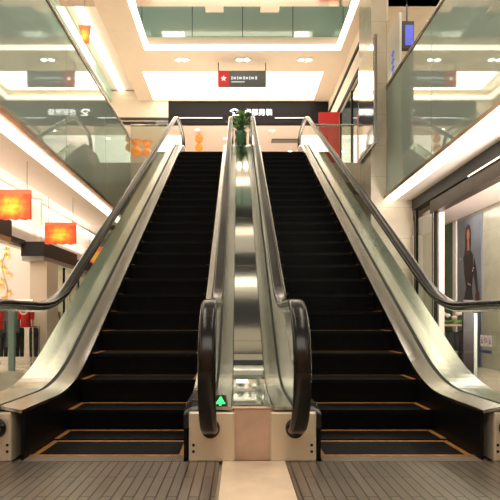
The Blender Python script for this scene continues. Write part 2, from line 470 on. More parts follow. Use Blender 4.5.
escR = escalator(1, 'right escalator of black steps, round safety stickers on its outer glass balustrade')
# green direction indicator on the left escalator's inner base
ind = MB()
ind.loft([[(-.165,3.17,.31),(-.06,3.17,.31),(-.065,3.17,.345),(-.155,3.17,.345)],[(-.165,3.29,.31),(-.06,3.29,.31),(-.075,3.27,.40),(-.150,3.27,.40)]])
io = obj('direction_indicator', ind, 'capblack', escL, bevel=.006)
# arrow on its sloping face
def onf(x, t):  # t 0..1 up the face
    return (x, 3.17+.10*t-.003, .345+.055*t+.0015)
ar = MB()
ar.quad([onf(-.135,.30), onf(-.085,.30), onf(-.110,.85)])
ar.quad([onf(-.117,.0), onf(-.103,.0), onf(-.103,.32), onf(-.117,.32)])
ar.quad([onf(-.140,.14), onf(-.080,.14), onf(-.080,.26), onf(-.140,.26)])
ao = obj('green_arrow', ar, 'arrow', io); ao['label'] = 'glowing green arrow'

# ------------------------------------------------------------------ median between the escalators
med = thing('median_cladding', 'narrow mirror-polished strip running up between the two escalators', 'cladding', (C, 3.2, 0))
w = .128
ys = [3.22]+[y for y in YS if y > 3.3]
def mslab(y0, y1, mat, z0=DZ+.012):
    mb = MB(); yy = [y0]+[y for y in ys if y0+.02 < y < y1-.02]+[y1]
    mb.loft([[(C-w, q, base(q)+z0), (C+w, q, base(q)+z0), (C+w, q, base(q)+z0-.02), (C-w, q, base(q)+z0-.02)] for q in yy])
    obj('mirror_panel', mb, mat, med)
edges = [3.22, 3.75, 4.75, 6.2, 7.7, 9.2, 10.7, 12.2, 13.6]
for i in range(len(edges)-1): mslab(edges[i]+.003, edges[i+1]-.003, 'mirror')
und = MB(); und.loft([[(C-w, q, base(q)+DZ-.012), (C+w, q, base(q)+DZ-.012), (C+w, q, max(-.02, base(q)-1.0)), (C-w, q, max(-.02, base(q)-1.0))] for q in ys])
obj('median_core', und, 'clad', med)
obj('end_panel', bx(C-w+.01, C+w-.01, 3.18, 3.215, 0, DZ+.01), 'marblep', med, bevel=.004)['label'] = 'pinkish marble end panel'
obj('panel_cap', bx(C-w, C+w, 3.165, 3.225, DZ+.01, DZ+.022), 'chrome', med)

# marble strip in the floor
struct('trim_1', bx(C-.185, C+.2, .9, 3.15, -.02, .007), 'marble', 'pinkish marble strip in the floor between the two landing plates', 'floor strip')

# ------------------------------------------------------------------ plant on the median top
zpl = base(12.0)+DZ+.012
pl = thing('potted_plant', 'leafy green plant in a green vase atop the strip between the escalators', 'plant', (C-.02, 12.75, H+DZ))
px, py, pz = C-.02, 12.95, base(12.95)+DZ+.012
pl.location = (px, py, pz)
obj('vase', MB().lathe(px, py, [(.10,pz),(.12,pz+.03),(.11,pz+.12),(.13,pz+.3),(.15,pz+.42),(.14,pz+.43),(.12,pz+.40)]), 'vase', pl, smooth=True)
lf = MB(); lf2 = MB(); stm = MB()
for i in range(110):
    a = random.uniform(0, 2*PI); el = random.uniform(.15, 1.4)
    L = random.uniform(.2, .48)
    tip = Vector((px+math.cos(a)*math.cos(el)*L*.75, py+math.sin(a)*math.cos(el)*L*.75, pz+.42+math.sin(el)*L))
    o0 = Vector((px+random.uniform(-.04,.04), py+random.uniform(-.04,.04), pz+.40))
    stm.tube([o0, (o0+tip)/2+Vector((0,0,.03)), tip], .004, 5)
    d = (tip-o0).normalized(); s_ = d.cross(Vector((0,0,1))); s_.normalize(); 
    nn = random.uniform(.10,.16); wd = nn*.42; up = Vector((random.uniform(-.3,.3),random.uniform(-.3,.3),1))*.015
    e = tip+d*nn+Vector((0,0,-.03))
    (lf if i % 2 else lf2).v  # noqa
    tgt = lf if i % 2 else lf2
    b0 = len(tgt.v)
    m_ = (tip+e)/2
    tgt.v += [tuple(tip), tuple(m_+s_*wd+up), tuple(e), tuple(m_-s_*wd+up), tuple(m_)]
    tgt.f += [(b0,b0+1,b0+4),(b0+1,b0+2,b0+4),(b0+2,b0+3,b0+4),(b0+3,b0,b0+4)]
    # lower hanging leaves round the vase
    if i % 3 == 0:
        aa = random.uniform(0, 2*PI); q = Vector((px+math.cos(aa)*.15, py+math.sin(aa)*.15, pz+random.uniform(.1,.42)))
        b0 = len(lf2.v); sd = Vector((-math.sin(aa), math.cos(aa), 0))*.045
        lf2.v += [tuple(q+Vector((0,0,.06))), tuple(q+sd), tuple(q-Vector((0,0,.07))), tuple(q-sd)]
        lf2.f.append((b0,b0+1,b0+2,b0+3))
obj('stems', stm, 'leafd', pl); obj('leaves', lf, 'leaf', pl); obj('leaves', lf2, 'leafd', pl)

# ------------------------------------------------------------------ the building shell
GL, GR = -2.75, 2.98      # guard planes
YE = 13.0                 # edge of upper landing
struct('floor', bx(-12, 12, -6, 24, -.25, -.022), 'floor', 'polished beige marble ground floor', 'floor')
# upper landing
lam = MB(); lam.box(-9, 9, 14.2, 27, H-.5, H); lam.box(-9, C-1.87, YE, 14.2, H-.5, H); lam.box(C+1.87, 9, YE, 14.2, H-.5, H)
struct('floor', lam, 'floor', 'upper storey floor beyond the escalators', 'floor')
struct('ceiling', bx(-9, 9, 14.2, 18, H-.9, H-.52), 'ceil', 'soffit below the upper landing', 'ceiling')
struct('wall_back', bx(-12, 12, 17.6, 17.8, -.02, H-.9), 'cream', 'cream ground floor wall behind the escalators', 'wall')
# left gallery slab: soffit, fascia
ls = MB(); ls.box(-3.72, -2.98, -4, YE, 3.25, 3.35); ls.box(-9, -2.85, -4, YE, 4.55, H-.05)
struct('ceiling', ls, 'soffit', 'tan soffit under the left gallery', 'ceiling')
struct('trim', bx(-2.88, -2.84, -4, YE, 3.35, 4.55), 'cream', 'cream slab edge behind the left guard glass', 'slab edge')
struct('trim', bx(-2.86, -2.69, -4, YE, 3.27, 3.33), 'bronze', 'bronze channel holding the left guard glass', 'channel')
struct('ceiling', bx(-9, -3.72, -4, 17.6, 3.45, 3.5), 'white', 'bright white shop ceiling on the left', 'ceiling')
struct('trim', bx(-3.74, -3.72, -4, YE, 3.25, 3.5), 'white', 'recess edge of the left soffit', 'trim')
# right gallery slab
rs = MB(); rs.box(3.12, 3.5, -4, 10.2, 3.25, 3.35); rs.box(3.08, 9, -4, YE, 4.55, H-.05)
struct('ceiling', rs, 'white', 'pale soffit under the right gallery', 'ceiling')
struct('trim', bx(3.07, 3.11, -4, YE, 3.35, 4.55), 'cream', 'cream slab edge behind the right guard glass', 'slab edge')
struct('trim', bx(2.92, 3.09, -4, 10.2, 3.27, 3.33), 'bronze', 'bronze channel holding the right guard glass', 'channel')
# LED strips along the slab edges
def led(name, lab, *b):
    o = obj(name, bx(*b), 'led'); tag(o, lab, 'light')
led('cove_light', 'long glowing light strip under the edge of the left gallery', -2.99, -2.80, -4, YE, 3.235, 3.265)
led('cove_light', 'long glowing light strip under the edge of the right gallery', 2.93, 3.13, -4, 10.18, 3.235, 3.265)

# guard glass
def guard(name, label, x, y0, y1, z0, z1, n, mat='guard', rail=True, nx=None):
    g = thing(name, label, 'guard rail', (x, y0, z0))
    for i in range(n):
        a = y0+(y1-y0)*i/n; b = y0+(y1-y0)*(i+1)/n
        obj('glass_panel', bx(x-.006, x+.006, a+.006, b-.006, z0, z1), mat, g)
    if rail:
        obj('top_rail', MB().tube([(x, y0, z1+.02), (x, y1, z1+.02)], .028, 10), 'channel', g, smooth=True)
        bb = obj('rail_base', bx(x-.02, x+.02, y0, y1, z1-.03, z1+.0), 'bronze', g)
    return g
guard('glass_guard', 'tall reflective glass guard of the left gallery above the tan soffit', GL, -4, YE, 3.33, 5.46, 7)
guard('glass_guard', 'tall reflective glass guard of the right gallery above the white light strip', GR, -4, 10.2, 3.33, 5.5, 6)
def guardx(label, x0, x1, y, z0, z1, n=1, mat='landglass'):
    g = thing('glass_guard', label, 'guard rail', (x0, y, z0))
    for i in range(n):
        a = x0+(x1-x0)*i/n; b = x0+(x1-x0)*(i+1)/n
        obj('glass_panel', bx(a+.006, b-.006, y-.006, y+.006, z0, z1), mat, g)
    obj('top_rail', MB().tube([(x0, y, z1+.02), (x1, y, z1+.02)], .028, 10), 'channel', g, smooth=True)
guardx('glass guard on the upper landing left of the left escalator', GL, C-1.9, YE+.05, H-.05, H+.95)
guardx('glass guard on the upper landing right of the right escalator', C+1.9, GR, YE+.05, H-.05, H+.95)

# column and mirror panel on the right
struct('wall_right', bx(2.66, 2.97, 10.2, 11.2, -.02, 12), 'stone', 'tiled cream column beside the right escalator', 'column')
struct('wall_right', bx(2.97, 3.5, 10.2, 10.35, -.02, 3.35), 'stone', 'tiled cream wall behind the right escalator', 'wall')
mp = thing('mirror_panel', 'tall mirrored display panel on the side of the tiled column', 'panel', (2.62, 9.75, 4.3))
obj('frame', bx(2.60, 2.655, 9.72, 11.0, 4.22, 6.3), 'channel', mp)
obj('mirror', bx(2.592, 2.60, 9.77, 10.95, 4.27, 6.25), 'mirror', mp)
obj('bracket', bx(2.655, 2.72, 10.3, 10.9, 5.0, 5.1), 'channel', mp)

struct('wall_rear_added', bx(-9, 9, -6.1, -6, -.02, 6.5), 'rearwarm', 'unseen brown wall added behind the viewer for warm reflections', 'wall')  # unseen wall, added so the newel handrails pick up brown reflections
# upper gallery right wall, with black trims
UR = MB(); UR.box(3.2, 3.3, 11.2, 18, 7.42, 8.55); UR.box(3.2, 3.3, 16.2, 18, H, 7.42)
struct('wall_right', UR, 'cream', 'cream upper wall right of the landing', 'wall')
struct('trim', bx(3.17, 3.2, 11.2, 18, 8.02, 8.14), 'black', 'upper black line along the cream wall on the right', 'trim')
struct('trim', bx(3.17, 3.2, 11.2, 18, 7.36, 7.50), 'black', 'lower black line above the shop window on the right', 'trim')
dw = thing('shop_window', 'upper storey shop window right of the landing under black trim', 'window', (3.25, 11.25, H))
for yy in (11.25, 12.9, 14.5, 16.1): obj('window_frame', bx(3.22, 3.28, yy, yy+.06, H, 7.36), 'black', dw)
obj('window_glass', bx(3.245, 3.255, 11.31, 16.1, H+.05, 7.36), 'shopglass', dw)
struct('wall_right', bx(5.6, 5.7, -4, 18, H, 8.55), 'white', 'white shop wall of the right upper gallery', 'wall')
# left upper gallery
struct('wall_left', bx(-6.6, -6.5, -4, 26, H, 8.9), 'pink', 'pale shop wall of the left upper gallery', 'wall')

# ceiling over the landing with opening and coffer (Z 8.55)
ZC = 8.55
OX0, OX1, OY0, OY1 = -2.66, 2.92, 9.3, 14.55
CX0, CX1, CY0, CY1 = -2.98, 2.66, 15.85, 17.95
ce = MB()
ce.box(-3.4, OX0, 2, OY1, ZC, ZC+.35); ce.box(OX1, 3.3, 2, OY1, ZC, ZC+.35)
ce.box(-3.4, 3.3, OY1, CY0, ZC, ZC+.35); ce.box(-3.4, CX0, CY0, CY1, ZC, ZC+.35); ce.box(CX1, 3.3, CY0, CY1, ZC, ZC+.35)
ce.box(-3.4, 3.3, CY1, 18.2, ZC, ZC+.35)
struct('ceiling', ce, 'ceil', 'tan suspended ceiling with square opening and lit coffer', 'ceiling')
struct('ceiling', bx(CX0-.3, CX1+.3, CY0-.3, CY1+.3, ZC+.36, ZC+.42), 'ledsoft', 'glowing panel inside the ceiling coffer', 'ceiling')
cl = thing('cove_light', 'glowing light frame lining the coffer behind the hanging sign', 'light', (0, CY0, ZC+.1))
obj('light_strip', bx(CX0+.0, CX0+.18, CY0+.15, CY1-.03, ZC+.02, ZC+.10), 'led', cl)
obj('light_strip', bx(CX1-.12, CX1, CY0+.15, CY1-.03, ZC+.02, ZC+.10), 'led', cl)
obj('light_strip', bx(CX0+.18, CX1-.12, CY1-.16, CY1-.03, ZC+.02, ZC+.10), 'led', cl)
obj('light_strip', bx(CX0+.18, CX1-.12, CY0+.02, CY0+.14, ZC+.22, ZC+.30), 'led', cl)
cl = thing('cove_light', 'glowing light frame around the large ceiling opening', 'light', (0, OY1, ZC))
obj('light_strip', bx(OX0-.0, OX0+.14, OY0, OY1, ZC-.02, ZC+.06), 'led', cl)
obj('light_strip', bx(OX1-.14, OX1, OY0, OY1, ZC-.02, ZC+.06), 'led', cl)
obj('light_strip', bx(OX0+.14, OX1-.14, OY1-.14, OY1, ZC-.02, ZC+.06), 'led', cl)
# guard of the third storey round the opening
struct('trim', MB().box(OX0-.16, OX1+.16, OY1+.08, OY1+.14, ZC+.02, ZC+.12), 'bronze', 'bronze base of the third storey guard', 'trim')
g3 = thing('glass_guard', 'green glass guard around the ceiling opening on the third storey', 'guard rail', (0, OY1+.1, ZC+.36))
Z3, Z4 = ZC+.1, ZC+1.35
obj('glass_panel', bx(OX0-.12, OX0-.10, OY0, OY1+.1, Z3, Z4), 'guard3', g3)
obj('glass_panel', bx(OX1+.10, OX1+.12, OY0, OY1+.1, Z3, Z4), 'guard3', g3)
for i in range(4):
    a = OX0-.1+(OX1-OX0+.2)*i/4; b = OX0-.1+(OX1-OX0+.2)*(i+1)/4
    obj('glass_panel', bx(a+.01, b-.01, OY1+.1, OY1+.12, Z3, Z4), 'guard3', g3)
obj('top_rail', MB().tube([(OX0-.11, OY0, Z4+.02), (OX0-.11, OY1+.11, Z4+.02), (OX1+.11, OY1+.11, Z4+.02), (OX1+.11, OY0, Z4+.02)], .035, 8), 'chrome', g3)
# third storey beyond
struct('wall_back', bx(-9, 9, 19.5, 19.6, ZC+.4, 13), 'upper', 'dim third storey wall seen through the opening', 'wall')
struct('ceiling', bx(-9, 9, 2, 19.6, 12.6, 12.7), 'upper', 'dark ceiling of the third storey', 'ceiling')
# cross beam
cb = thing('cross_beam', 'pale beam crossing the top of the view in front of the ceiling opening', 'beam', (0, 12.3, 8.6))
obj('beam_face', bx(-9, 9, 12.25, 12.30, 8.64, 9.4), 'white', cb)
obj('beam_underside', bx(-9, 9, 12.30, 12.62, 8.60, 8.68), 'chrome', cb)
for xx in (-.85, .55):
    obj('steel_fitting', bx(xx, xx+.5, 12.64, 13.0, 8.66, 8.84), 'chrome', cb, bevel=.03)
# left gallery ceiling strips
struct('ceiling', bx(-7, -3.4, 2, 27, 8.95, 9.0), 'white', 'white ceiling of the left upper gallery', 'ceiling')
struct('trim', bx(-3.5, -3.4, 2, 18.2, ZC, 9.0), 'ceil', 'edge of the tan ceiling facing the left gallery', 'trim')
for (x0, lab) in ((-4.0, 'first bright ceiling strip left of the tan ceiling'), (-4.9, 'second bright ceiling strip further left of the tan ceiling')):
    led('strip_light', lab, x0-.22, x0, 6, 18, 8.90, 8.94)
obj('ceiling_baffle', bx(-4.55, -4.45, 6, 18, 8.5, 8.95), 'guard3')
tag(bpy.context.scene.collection.objects[-1], 'green glass baffle hanging between the two bright strips on the left', 'baffle')
struct('ceiling', bx(3.3, 7, 2, 18, 8.6, 8.65), 'ceil', 'ceiling of the right upper gallery', 'ceiling')

# back shop
struct('wall_back', bx(-9, 9, 25, 25.1, H, 9), 'pink', 'pinkish white wall inside the upper shop', 'wall')
struct('ceiling', bx(-9, 9, 18.3, 25, 7.78, 7.82), 'pink', 'white ceiling inside the upper shop', 'ceiling')
fs = thing('shop_sign', 'long black shop fascia with glowing white Chinese characters', 'sign', (.3, 18.1, 7.8))
obj('fascia', bx(-2.46, 3.18, 18.0, 18.2, 7.76, 8.52), 'black', fs)
obj('characters', MB().box(0,0,0,0,0,0), 'letter', fs) if False else None
text_obj('characters', '虎都男裝', .25, (.72, 17.985, 8.13), (PI/2,0,0), 'letter', fs)
lg = MB()
# swoosh-like emblem: two curved bars and a dot
for (r0, r1, a0, a1, cx, cz) in ((.13,.19,.2,2.7,-.12,8.12),(.06,.11,3.3,6.0,-.10,8.17)):
    n = 10
    for j in range(n):
        p, q = a0+(a1-a0)*j/n, a0+(a1-a0)*(j+1)/n
        lg.quad([(cx+math.cos(t)*rr, 17.985, cz+math.sin(t)*rr*.8) for t, rr in ((p,r0),(q,r0),(q,r1),(p,r1))])
lg.box(-.2, .05, 17.98, 17.99, 8.03, 8.06)
obj('emblem', lg, 'letter', fs)
obj('light_line', bx(-2.1, -.55, 17.97, 18.0, 7.93, 7.96), 'letterw', fs)
obj('light_line', bx(1.3, 2.5, 17.97, 18.0, 7.93, 7.96), 'letterw', fs)
struct('wall_left', bx(-6.5, -2.46, 18.0, 18.2, 7.9, 8.9), 'cream', 'cream header left of the black fascia', 'wall')
struct('trim', bx(-6.5, -2.46, 17.95, 18.0, 7.86, 7.95), 'dark', 'dark rail under the cream header', 'trim')
# vent
vt = thing('ceiling_vent', 'long grey vent slot in the upper shop ceiling right of the plant', 'vent', (1.7, 21.3, 7.76))
obj('vent_frame', bx(1.3, 2.4, 19.6, 20.0, 7.75, 7.778), 'signgrey', vt)
for i in range(3): obj('vent_slat', bx(1.33, 2.37, 19.66+i*.12, 19.70+i*.12, 7.74, 7.75), 'clad', vt)

# red standing panel
rp = thing('display_stand', 'bright red standing display panel beyond the top of the right escalator', 'display', (2.65, 15, H))
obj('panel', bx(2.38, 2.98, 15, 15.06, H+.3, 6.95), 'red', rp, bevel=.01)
obj('foot', bx(2.45, 2.9, 14.85, 15.2, H, H+.03), 'dark', rp); obj('post', bx(2.65, 2.71, 15.0, 15.05, H+.03, H+.3), 'dark', rp)
# hanging sign
hs = thing('hanging_sign', 'hanging direction sign with red square end and pale lettering', 'sign', (.1, 15.3, 7.8))
obj('sign_board', bx(-.60, .84, 15.28, 15.34, 7.82, 8.30), 'signgrey', hs)
obj('red_end', bx(-.60, -.27, 15.265, 15.28, 7.83, 8.29), 'signred', hs)
st = MB()
for k in range(5):
    a = PI/2+k*2*PI/5; st.quad([(-.43+math.cos(a)*.09,15.262,8.06+math.sin(a)*.09),(-.43+math.cos(a+.6)*.035,15.262,8.06+math.sin(a+.6)*.035),(-.43,15.262,8.06),(-.43+math.cos(a-.6)*.035,15.262,8.06+math.sin(a-.6)*.035)])
obj('white_emblem', st, 'letter', hs)
lt = MB(); xx = -.2
for k, ww in enumerate((.05,.10,.04,.12,.06,.09,.05,.11,.07)):
    lt.box(xx, xx+ww*.8, 15.27, 15.28, 8.03+.015*(k%2), 8.11+.02*((k+1)%2)); xx += ww+.012
lt.box(-.2, .2, 15.27, 15.28, 7.95, 7.975)
obj('lettering', lt, 'letterw', hs)
for xx in (-.59, .83): obj('hanging_rod', bx(xx-.012, xx+.012, 15.3, 15.324, 8.30, ZC), 'dark', hs)

# ceiling downlights (pairs of spots)
def downlight(x, y, z, label, pair=True, group='pairs of spotlights in the tan ceiling'):
    t = thing('downlight', label, 'ceiling light', (x, y, z-.03), group)
    obj('frame', MB().lathe(x, y, [(.17,z-.001),(.17,z-.02),(.15,z-.025),(.14,z-.02)], 20, 1.5 if pair else .8, .8), 'white', t)
    for d in ((-.11, .11) if pair else (0,)):
        obj('bulb', MB().lathe(x+d, y, [(.07,z-.022),(.07,z-.03),(.05,z-.036)], 16), 'bulb', t)
zz = ZC
for (pxx, lab) in ((182,'pair of ceiling spots left of the hanging sign'), (243,'pair of ceiling spots above the hanging sign'), (305,'pair of ceiling spots right of the hanging sign')):
    downlight((pxx-238)/510*15.1, 15.1, ZC, lab)
for i, (pxx, pyy, lab) in enumerate(((197,129,'upper shop ceiling lamp above the orange ornament'), (272,130,'upper shop ceiling lamp right of the plant'), (225,138,'upper shop ceiling lamp just left of the plant'), (290,151,'small upper shop lamp over the right escalator top'))):
    Y = (7.78-EYE)*510/(318-pyy); downlight((pxx-238)/510*Y, Y, 7.78, lab, False, 'round lamps in the upper shop ceiling')

# orange ornaments in the upper shop
def lantern(x, y, z, s, label, n=2):
    t = thing('lantern', label, 'lantern', (x, y, z))
    for k in range(n):
        obj('lantern_body', MB().ball((x, y, z+k*.34*s), .17*s, 14, .95), 'lantern', t, smooth=True)
    top_z = 7.78
    obj('cord', MB().tube([(x, y, z+(n-1)*.34*s+.15*s), (x, y, top_z)], .008, 6), 'gold', t)
lantern(-1.45, 19, 7.24, .95, 'orange double lantern hanging in the upper shop left of centre')
lantern(-3.95, 19.8, 7.35, 1.3, 'larger orange lantern hanging in the upper shop far left', 2)
lantern(-3.55, 19.9, 7.35, 1.1, 'orange lantern right of the larger far left one in the upper shop', 2)

# ------------------------------------------------------------------ left ground floor
def lightbox(x, y, z, w_, h_, label, ztop):
    t = thing('hanging_lightbox', label, 'light box', (x, y, z), 'orange flower light boxes')
    mb = MB(); n = 12
    # slightly wavy lower edge
    def zb(i): return z-h_/2-.012*math.sin(i*2.1)
    front = [(x-w_/2+w_*i/n, zb(i)) for i in range(n+1)]+[(x+w_/2, z+h_/2), (x-w_/2, z+h_/2)]
    mb.loft([[(a, y, b) for a, b in front], [(a, y+.06, b) for a, b in front]])
    obj('printed_box', mb, 'orange', t)
    for d in (-.4, .4): obj('cord', MB().tube([(x+d*w_, y+.03, z+h_/2), (x+d*w_, y+.03, ztop)], .004, 5), 'dark', t)
lightbox(-3.40, 7.65, 2.595, .56, .44, 'orange light box nearest the camera on the left, cut by the picture edge', 3.25)
lightbox(-3.47, 9.95, 2.545, .60, .42, 'orange light box in the middle of the left row, above a dark header', 3.25)
lightbox(-3.72, 13.6, 2.55, .62, .48, 'farthest orange light box of the left row, behind the handrail', 3.25)
# upper left orange banner
ub = thing('hanging_banner', 'small orange banner hanging in the left upper gallery near the ceiling', 'banner', (-3.75, 12.3, 7.6))
mb = MB(); yb_ = 12.3
xl, xr = (78-238)/510*yb_, (91-238)/510*yb_
zt, zb = EYE+(318-25)/510*yb_, EYE+(318-43)/510*yb_
mb.loft([[(xl, yb_, zt), (xr, yb_, zt), (xr-.06, yb_, zb), (xr-.17, yb_, zb)], [(xl, yb_+.03, zt), (xr, yb_+.03, zt), (xr-.06, yb_+.03, zb), (xr-.17, yb_+.03, zb)]])
obj('banner_cloth', mb, 'orange', ub); obj('cord', MB().tube([((xl+xr)/2, yb_+.015, zt), ((xl+xr)/2, yb_+.015, 8.95)], .006, 5), 'dark', ub)

# header boxes over shop fronts
def header(y0, y1, z0, z1, label, x0=-4.34, x1=-3.88):
    t = thing('shop_header', label, 'header', ((x0+x1)/2, y0, z0))
    obj('header_box', bx(x0, x1, y0, y1, z0+.09, z1), 'dark', t)
    obj('header_underside', bx(x0+.01, x1-.01, y0+.01, y1-.01, z0, z0+.09), 'clad', t)
header(4.5, 8.75, 2.18, 2.56, 'dark shop header at the left picture edge under the nearest orange light box')
header(10.2, 12.3, 2.04, 2.42, 'dark shop header under the middle orange light box')
header(12.9, 15.2, 2.02, 2.36, 'dark shop header behind the handrail, farthest of the three')
struct('trim', bx(-4.35, -4.25, 8.75, 10.2, 2.36, 2.44), 'dark', 'thin dark beam joining two shop headers', 'trim')
struct('wall_left', bx(-4.5, -4.35, -4, 17.6, 2.30, 3.45), 'white', 'bright upper wall above the left shops', 'wall')
# shop 1 back wall and pier
struct('wall_left', bx(-9, -4.22, 10.9, 11.0, -.02, 3.45), 'pink', 'bright shop wall behind the red garments', 'wall')
struct('wall_left', bx(-4.22, -3.88, 10.35, 11.0, -.02, 2.04), 'cream', 'cream pier between the two left shops', 'wall')
struct('wall_left', bx(-9, -8.9, -4, 17.6, -.02, 3.45), 'pink', 'far side wall of the left shops', 'wall')
# gold flower ornaments on that wall
orn = thing('wall_ornament', 'pale gold flower ornament climbing the bright shop wall at far left', 'ornament', (-5.0, 10.88, 1.3))
og = MB()
for k in range(9):
    cx = -4.98+.10*math.sin(k*1.9); cz = 1.30+k*.13
    for p in range(5):
        a = p*2*PI/5+k; og.quad([(cx,10.88,cz),(cx+.05*math.cos(a-.4),10.87,cz+.05*math.sin(a-.4)),(cx+.08*math.cos(a),10.865,cz+.08*math.sin(a)),(cx+.05*math.cos(a+.4),10.87,cz+.05*math.sin(a+.4))])
obj('flowers', og, 'gold', orn)
obj('stem', MB().tube([(-4.98+.06*math.sin(k*.9), 10.885, 1.2+k*.15) for k in range(9)], .008, 5), 'gold', orn)

# glazed front of second left shop
df = thing('storefront', 'glazed front of the second left shop with slim black posts and glass shelves', 'shop front', (-3.95, 11.0, 0))
for yy in (11.02, 11.55, 12.6, 13.9, 15.3): obj('post', bx(-3.97, -3.93, yy, yy+.04, 0, 2.03), 'black', df)
for a_, b_ in ((11.06,11.55),(11.59,12.6),(12.64,13.9),(13.94,15.3)): obj('window_glass', bx(-3.954, -3.946, a_, b_, .05, 2.03), 'shopglass', df)
sh = thing('display_shelf', 'glass display shelves inside the second left shop', 'shelf', (-4.6, 12.0, 0))
for zz_ in (.5, 1.0, 1.45): obj('shelf_board', bx(-5.1, -4.1, 12.4, 12.9, zz_, zz_+.02), 'shopglass', sh)
for xx in (-5.1, -4.1):
    for yy in (12.4, 12.88): obj('upright', bx(xx, xx+.02, yy, yy+.02, 0, 1.8), 'black', sh)

ec = obj('glass_post', bx(-3.96, -3.86, 8.78, 8.86, -.022, 1.05), 'postgrey', bevel=.01); tag(ec, 'slim grey-green glass post on the floor in front of the red clothes', 'post')
# garments
def garment(x, y, ztop, w_, h_, mat, label, group, emblem=None, yaw=0.):
    t = thing('hanging_garment', label, 'garment', (x, y, ztop-h_), group)
    ca, sa = math.cos(yaw), math.sin(yaw)
    def P(u, d, z): return (x+u*ca-d*sa, y+u*sa+d*ca, z)
    # body: shoulders, waist, flared hem
    prof = [(0,.18,.03),(.04,.40,.05),(.10,.50,.07),(.3,.44,.09),(.6,.42,.09),(1,.50,.10)]
    rings = []
    for f, hw, hd in prof:
        z_ = ztop-h_*f
        rings.append([P(w_*hw*math.cos(a), hd*math.sin(a)*(1+.15*math.sin(5*a+f*3)), z_) for a in [2*PI*k/20 for k in range(20)]])
    obj('body', MB().loft(rings), mat, t, smooth=True)
    for sgn in (-1, 1):
        mb = MB(); rr = []
        for f, off, r in ((.05,.42,.05),(.12,.52,.06),(.4,.62,.052),(.68,.64,.045)):
            rr.append([P(sgn*w_*off+r*.8*math.cos(a), r*math.sin(a), ztop-h_*f) for a in [2*PI*k/10 for k in range(10)]])
        obj('sleeve', mb.loft(rr), mat, t, smooth=True)
    obj('hanger_hook', MB().tube([P(0,0,ztop-.01), P(0,0,ztop+.05), P(.02,0,ztop+.075), P(0,0,ztop+.09)], .004, 6), 'chrome', t)
    if emblem:
        n = 14; mb = MB(); cz = ztop-h_*.3
        for j in range(n):
            a0, a1 = 2*PI*j/n, 2*PI*(j+1)/n
            if 4 <= j <= 6: continue
            mb.quad([P(math.cos(q)*rr_, -.105, cz+math.sin(q)*rr_) for q, rr_ in ((a0,.05),(a1,.05),(a1,.085),(a0,.085))])
        obj('printed_emblem', mb, emblem, t)
    return t
def rack(x0, x1, y, z, label):
    t = thing('clothes_rack', label, 'clothes rack', ((x0+x1)/2, y, 0))
    obj('bar', MB().tube([(x0, y, z), (x1, y, z)], .014, 8), 'chrome', t)
    for xx in (x0, x1):
        obj('upright', MB().tube([(xx, y, .02), (xx, y, z)], .014, 8), 'chrome', t)
        obj('foot', bx(xx-.02, xx+.02, y-.11, y+.11, -.02, .01), 'chrome', t)
FX = -.022
rack(-4.78, -3.98, 9.9, 1.235, 'chrome clothes rack with red and black clothes at the left shop')
for (dx, mt, zt_, h_, lab, em) in ((-4.62,'redcloth',1.17,.50,'red garment at the left end of the rack, cut by the picture edge',None),
        (-4.40,'tealcloth',1.18,.85,'long dark grey garment between two red ones on the rack',None),
        (-4.12,'redcloth',1.17,.46,'red garment with pale ring emblem at the right end of the rack','petal')):
    garment(dx, 9.9, zt_, .20, h_, mt, lab, None, em)
rack(-4.78, -3.95, 10.14, .72, 'lower chrome rack of black trousers behind the red clothes') 
for k, dx in enumerate((-4.66,-4.34,-4.06)):
    t = thing('hanging_trousers', ('black trousers at the left on the low rack','black trousers in the middle of the low rack','black trousers at the right end of the low rack, under the emblem garment')[k], 'trousers', (dx, 10.14, .1))
    obj('waist', MB().lathe(dx, 10.14, [(.08,.70),(.09,.66),(.095,.55),(.09,.50)], 14, 1, .5), 'blackcloth', t, smooth=True)
    for sgn in (-1, 1): obj('trouser_leg', MB().lathe(dx+sgn*.045, 10.14, [(.045,.52),(.042,.3),(.038,.12)], 10), 'blackcloth', t, smooth=True)
# mannequin in the second left shop
def mannequin(x, y, label, top, bottom, s=1.):
    t = thing('mannequin', label, 'mannequin', (x, y, 0))
    obj('stand', MB().lathe(x, y, [(.15*s,0),(.15*s,.02),(.02,.03),(.02,.5*s)], 16), 'chrome', t)
    for sgn in (-1,1):
        obj('trouser_leg', MB().lathe(x+sgn*.075*s, y, [(.045*s,.08*s),(.055*s,.4*s),(.075*s,.75*s),(.08*s,.84*s)], 12), bottom, t, smooth=True)
    bd = MB().lathe(x, y, [(.14*s,.78*s),(.15*s,.88*s),(.115*s,1.05*s),(.15*s,1.25*s),(.17*s,1.36*s),(.11*s,1.43*s),(.045*s,1.47*s)], 16, 1, .6)
    obj('jacket', bd, top, t, smooth=True)
    for sgn in (-1,1):
        obj('sleeve', MB().tube([(x+sgn*.16*s,y,1.38*s),(x+sgn*.22*s,y,1.1*s),(x+sgn*.20*s,y-.08,.86*s)], .05*s, 8, .035*s), top, t, smooth=True)
    obj('head', MB().loft([[(x+r*math.cos(a)*.8*s, y+r*math.sin(a)*s, z*s) for a in [2*PI*k/14 for k in range(14)]] for r, z in ((.045,1.45),(.045,1.5),(.075,1.54),(.09,1.62),(.085,1.68),(.05,1.73),(.01,1.745))]), 'skin', t, smooth=True)
mannequin(-4.35, 12.05, 'dark-dressed mannequin behind the glazed left shop front', 'blackcloth', 'blackcloth', .75)

